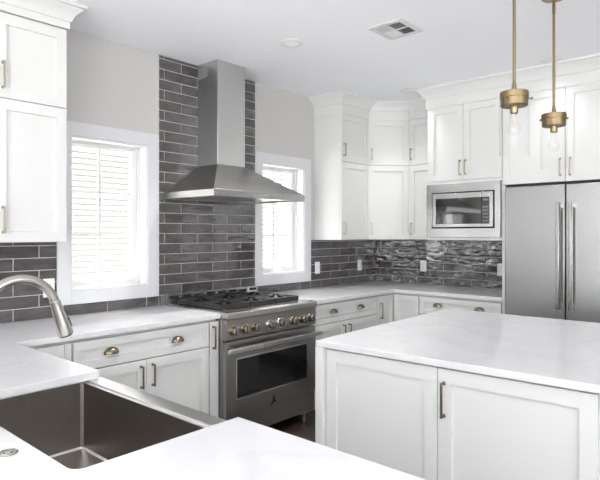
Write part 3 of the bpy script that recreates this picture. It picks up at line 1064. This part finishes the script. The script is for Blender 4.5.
# ------------------------------------------------------------------ pendants
def pendant(x, y, zc, ph, label):
    t = thing('pendant_lamp', label, 'lamp', (x, y, H), 'brass pendants over the island')
    G().lathe([(.0, 0), (.062, 0), (.062, .008), (.058, .012), (.0, .012)], (x, y, H - .0004), (0, 0, -1), 36, (False, False)).build('canopy', 'brass', t)
    g = G()
    g.cyl((x, y, H - .019), (x, y, zc + .002), .0072, 16)
    g.lathe([(.0085, 0), (.0085, .055), (.0072, .057)], (x, y, H - .020 - .075), (0, 0, 1), 16)
    g.lathe([(.0072, .05), (.0125, .008), (.0135, 0)], (x, y, zc), (0, 0, 1), 18)
    g.build('rod', 'brass', t)
    g = G()
    g.lathe([(.0, 0), (.0625, 0), (.0645, -.002), (.0645, -.028), (.0615, -.030), (.0615, -.064), (.0575, -.068), (.0, -.068)], (x, y, zc), (0, 0, 1), 40, (False, False))
    cap = g.build('cap', 'brass', t)
    for q in range(3):
        an = math.radians(ph + 120 * q)
        u = Vector((math.cos(an), math.sin(an), 0))
        g = G()
        p = Vector((x, y, zc - .036))
        g.cyl(p + u * .0610, p + u * .0745, .0030, 10)
        g.lathe([(.0055, 0), (.0065, .002), (.0065, .006), (.0045, .008)], p + u * .0735, u, 14)
        g.build('thumb_screw', 'brass', cap)
    G().lathe([(.0, 0), (.0185, 0), (.0185, -.030), (.0165, -.034), (.0, -.034)], (x, y, zc - .0675), (0, 0, 1), 24, (False, False)).build('socket', 'brass', t)
    # clear glass cylinder, open below
    G().lathe([(.0640, 0), (.0670, 0), (.0670, -.262), (.0640, -.262)], (x, y, zc - .036), (0, 0, 1), 48, (False, False)).build('glass_shade', 'lampglass', t, label='clear glass cylinder')
    zb_ = zc - .1015
    prof = [(.0, 0), (.012, 0), (.0125, -.014), (.016, -.030), (.024, -.052), (.0285, -.070), (.028, -.084), (.022, -.097), (.011, -.104), (.0, -.106)]
    b = G().lathe(prof, (x, y, zb_), (0, 0, 1), 28, (False, False)).build('bulb', 'lampglass', t, label='clear teardrop bulb')
    g = G()
    pts = []
    for q in range(25):
        an = q * math.pi * 2 / 24 * 3
        pts.append((x + .006 * math.cos(an), y + .006 * math.sin(an), zb_ - .038 - .030 * abs(math.sin(q * math.pi / 24 * 3))))
    g.tube(pts, .0012, 6)
    g.cyl((x, y, zb_ - .002), (x, y, zb_ - .036), .002, 8)
    g.build('filament', 'filament', b, label='coppery filament')
    return t
pendant(2.450, -2.482, 2.106, 20, 'brass pendant with clear glass cylinder, nearer and larger of the two over the island')
pendant(2.456, -1.915, 2.094, -13, 'brass pendant with clear glass cylinder, farther of the two over the island')

# ------------------------------------------------------------------ ceiling fittings
def can(x, y, label):
    t = thing('recessed_light', label, 'light', (x, y, H), 'recessed ceiling lights')
    G().lathe([(.056, -.0005), (.078, -.0005), (.080, -.003), (.078, -.006), (.060, -.0085), (.056, -.0085)], (x, y, H), (0, 0, 1), 40, (False, False)).build('trim_ring', 'sash', t)
    G().lathe([(.0, -.0012), (.040, -.0012), (.0565, -.0075)], (x, y, H), (0, 0, 1), 40, (False, False)).build('lens', 'plastic', t)
    d = bpy.data.lights.new('can_lamp', 'SPOT')
    d.spot_size, d.spot_blend, d.shadow_soft_size = math.radians(104), 1.0, .035
    d.energy, d.color = CAN_W[len(cans)], (1, .985, .965)
    lo = bpy.data.objects.new('can_lamp', d)
    C.objects.link(lo)
    lo.parent = t
    lo.location = (0, 0, -.02)
    cans.append(t)
    return t
cans = []
can(.892, -2.345, 'white recessed ceiling light nearest the range hood chimney')
can(.855, -.732, 'white recessed ceiling light close to the corner wall cabinets')
can(2.095, -.80, 'white recessed ceiling light behind the farther pendant rod, in front of the refrigerator cabinet')
t = thing('ceiling_vent', 'white rectangular air vent in the ceiling', 'vent', (1.552, -2.08, H))
vx0, vx1, vy0, vy1 = 1.428, 1.676, -2.217, -1.945
g = G()
b_ = .035
for q in ((vx0, vx0 + b_, vy0, vy1), (vx1 - b_, vx1, vy0, vy1), (vx0 + b_, vx1 - b_, vy0, vy0 + b_), (vx0 + b_, vx1 - b_, vy1 - b_, vy1)):
    g.box(*q, H - .008, H - .0005)
xm, ym = (vx0 + vx1) / 2, (vy0 + vy1) / 2
g.box(xm - .006, xm + .006, vy0 + b_, vy1 - b_, H - .008, H - .0005)
g.box(vx0 + b_, vx1 - b_, ym - .006, ym + .006, H - .008, H - .0005)
g.build('frame', 'trim', t, bevel=.003)
G().box(vx0 + b_, vx1 - b_, vy0 + b_, vy1 - b_, H - .0018, H - .0008).build('duct', 'black', t)
g = G()
for qx, (xa, xb) in enumerate(((vx0 + b_, xm - .006), (xm + .006, vx1 - b_))):
    for qy, (ya, yb) in enumerate(((vy0 + b_, ym - .006), (ym + .006, vy1 - b_))):
        for k in range(7):
            if (qx + qy) % 2 == 0:
                s = xa + (xb - xa) * (k + .3) / 7
                dxx = -.006 if qx == 0 else .006
                g.loft([[(s, y, H - .0075), (s + .0015, y, H - .0075), (s + .0015 - dxx, y, H - .0018), (s - dxx, y, H - .0018)] for y in (ya, yb)])
            else:
                s = ya + (yb - ya) * (k + .3) / 7
                dyy = -.006 if qy == 0 else .006
                g.loft([[(x, s, H - .0075), (x, s + .0015, H - .0075), (x, s + .0015 - dyy, H - .0018), (x, s - dyy, H - .0018)] for x in (xa, xb)])
g.build('louvers', 'trim', t)

# ------------------------------------------------------------------ outlets and switches
def plate(fr, a, c, label, kind='outlet', w=.070, h=.115):
    p = fr @ Vector((a, 0, c))
    t = thing('wall_outlet' if kind == 'outlet' else 'wall_switch', label, 'outlet' if kind == 'outlet' else 'switch', (p.x, p.y, p.z), 'white wall plates')
    G(fr).box(a - w / 2, a + w / 2, .0112, .0165, c - h / 2, c + h / 2).build('cover_plate', 'plastic', t, bevel=.002)
    g = G(fr)
    g.box(a - .0165, a + .0165, .0160, .0185, c - .033, c + .033)
    ins = g.build('insert', 'plastic', t, bevel=.001)
    if kind == 'outlet':
        g = G(fr)
        for cc in (-.019, .019):
            g.box(a - .008, a - .0058, .0184, .0188, c + cc - .002, c + cc + .007)
            g.box(a + .0058, a + .008, .0184, .0188, c + cc - .002, c + cc + .007)
            g.box(a - .002, a + .002, .0184, .0188, c + cc - .011, c + cc - .007)
        g.build('slots', 'black', ins)
    else:
        G(fr).box(a - .014, a + .014, .0184, .0215, c - .030, c + .002).build('rocker', 'plastic', ins, bevel=.001)
wA = frame((0, 0, 0), (0, 1, 0), (1, 0, 0))
wB = frame((0, 0, 0), (1, 0, 0), (0, -1, 0))
plate(wA, -3.600, 1.103, 'white outlet on the tile between the faucet and the first window')
plate(wA, -1.020, 1.108, 'white switch plate on the tile right beside the second window', 'switch')
plate(wA, -.318, 1.104, 'white switch plate on the window-wall tile near the inside corner', 'switch')
plate(wB, .601, 1.104, 'white outlet on the far wall tile below the corner wall cabinet')
plate(wB, 1.412, 1.100, 'white outlet on the tile partly hidden by the refrigerator end panel')
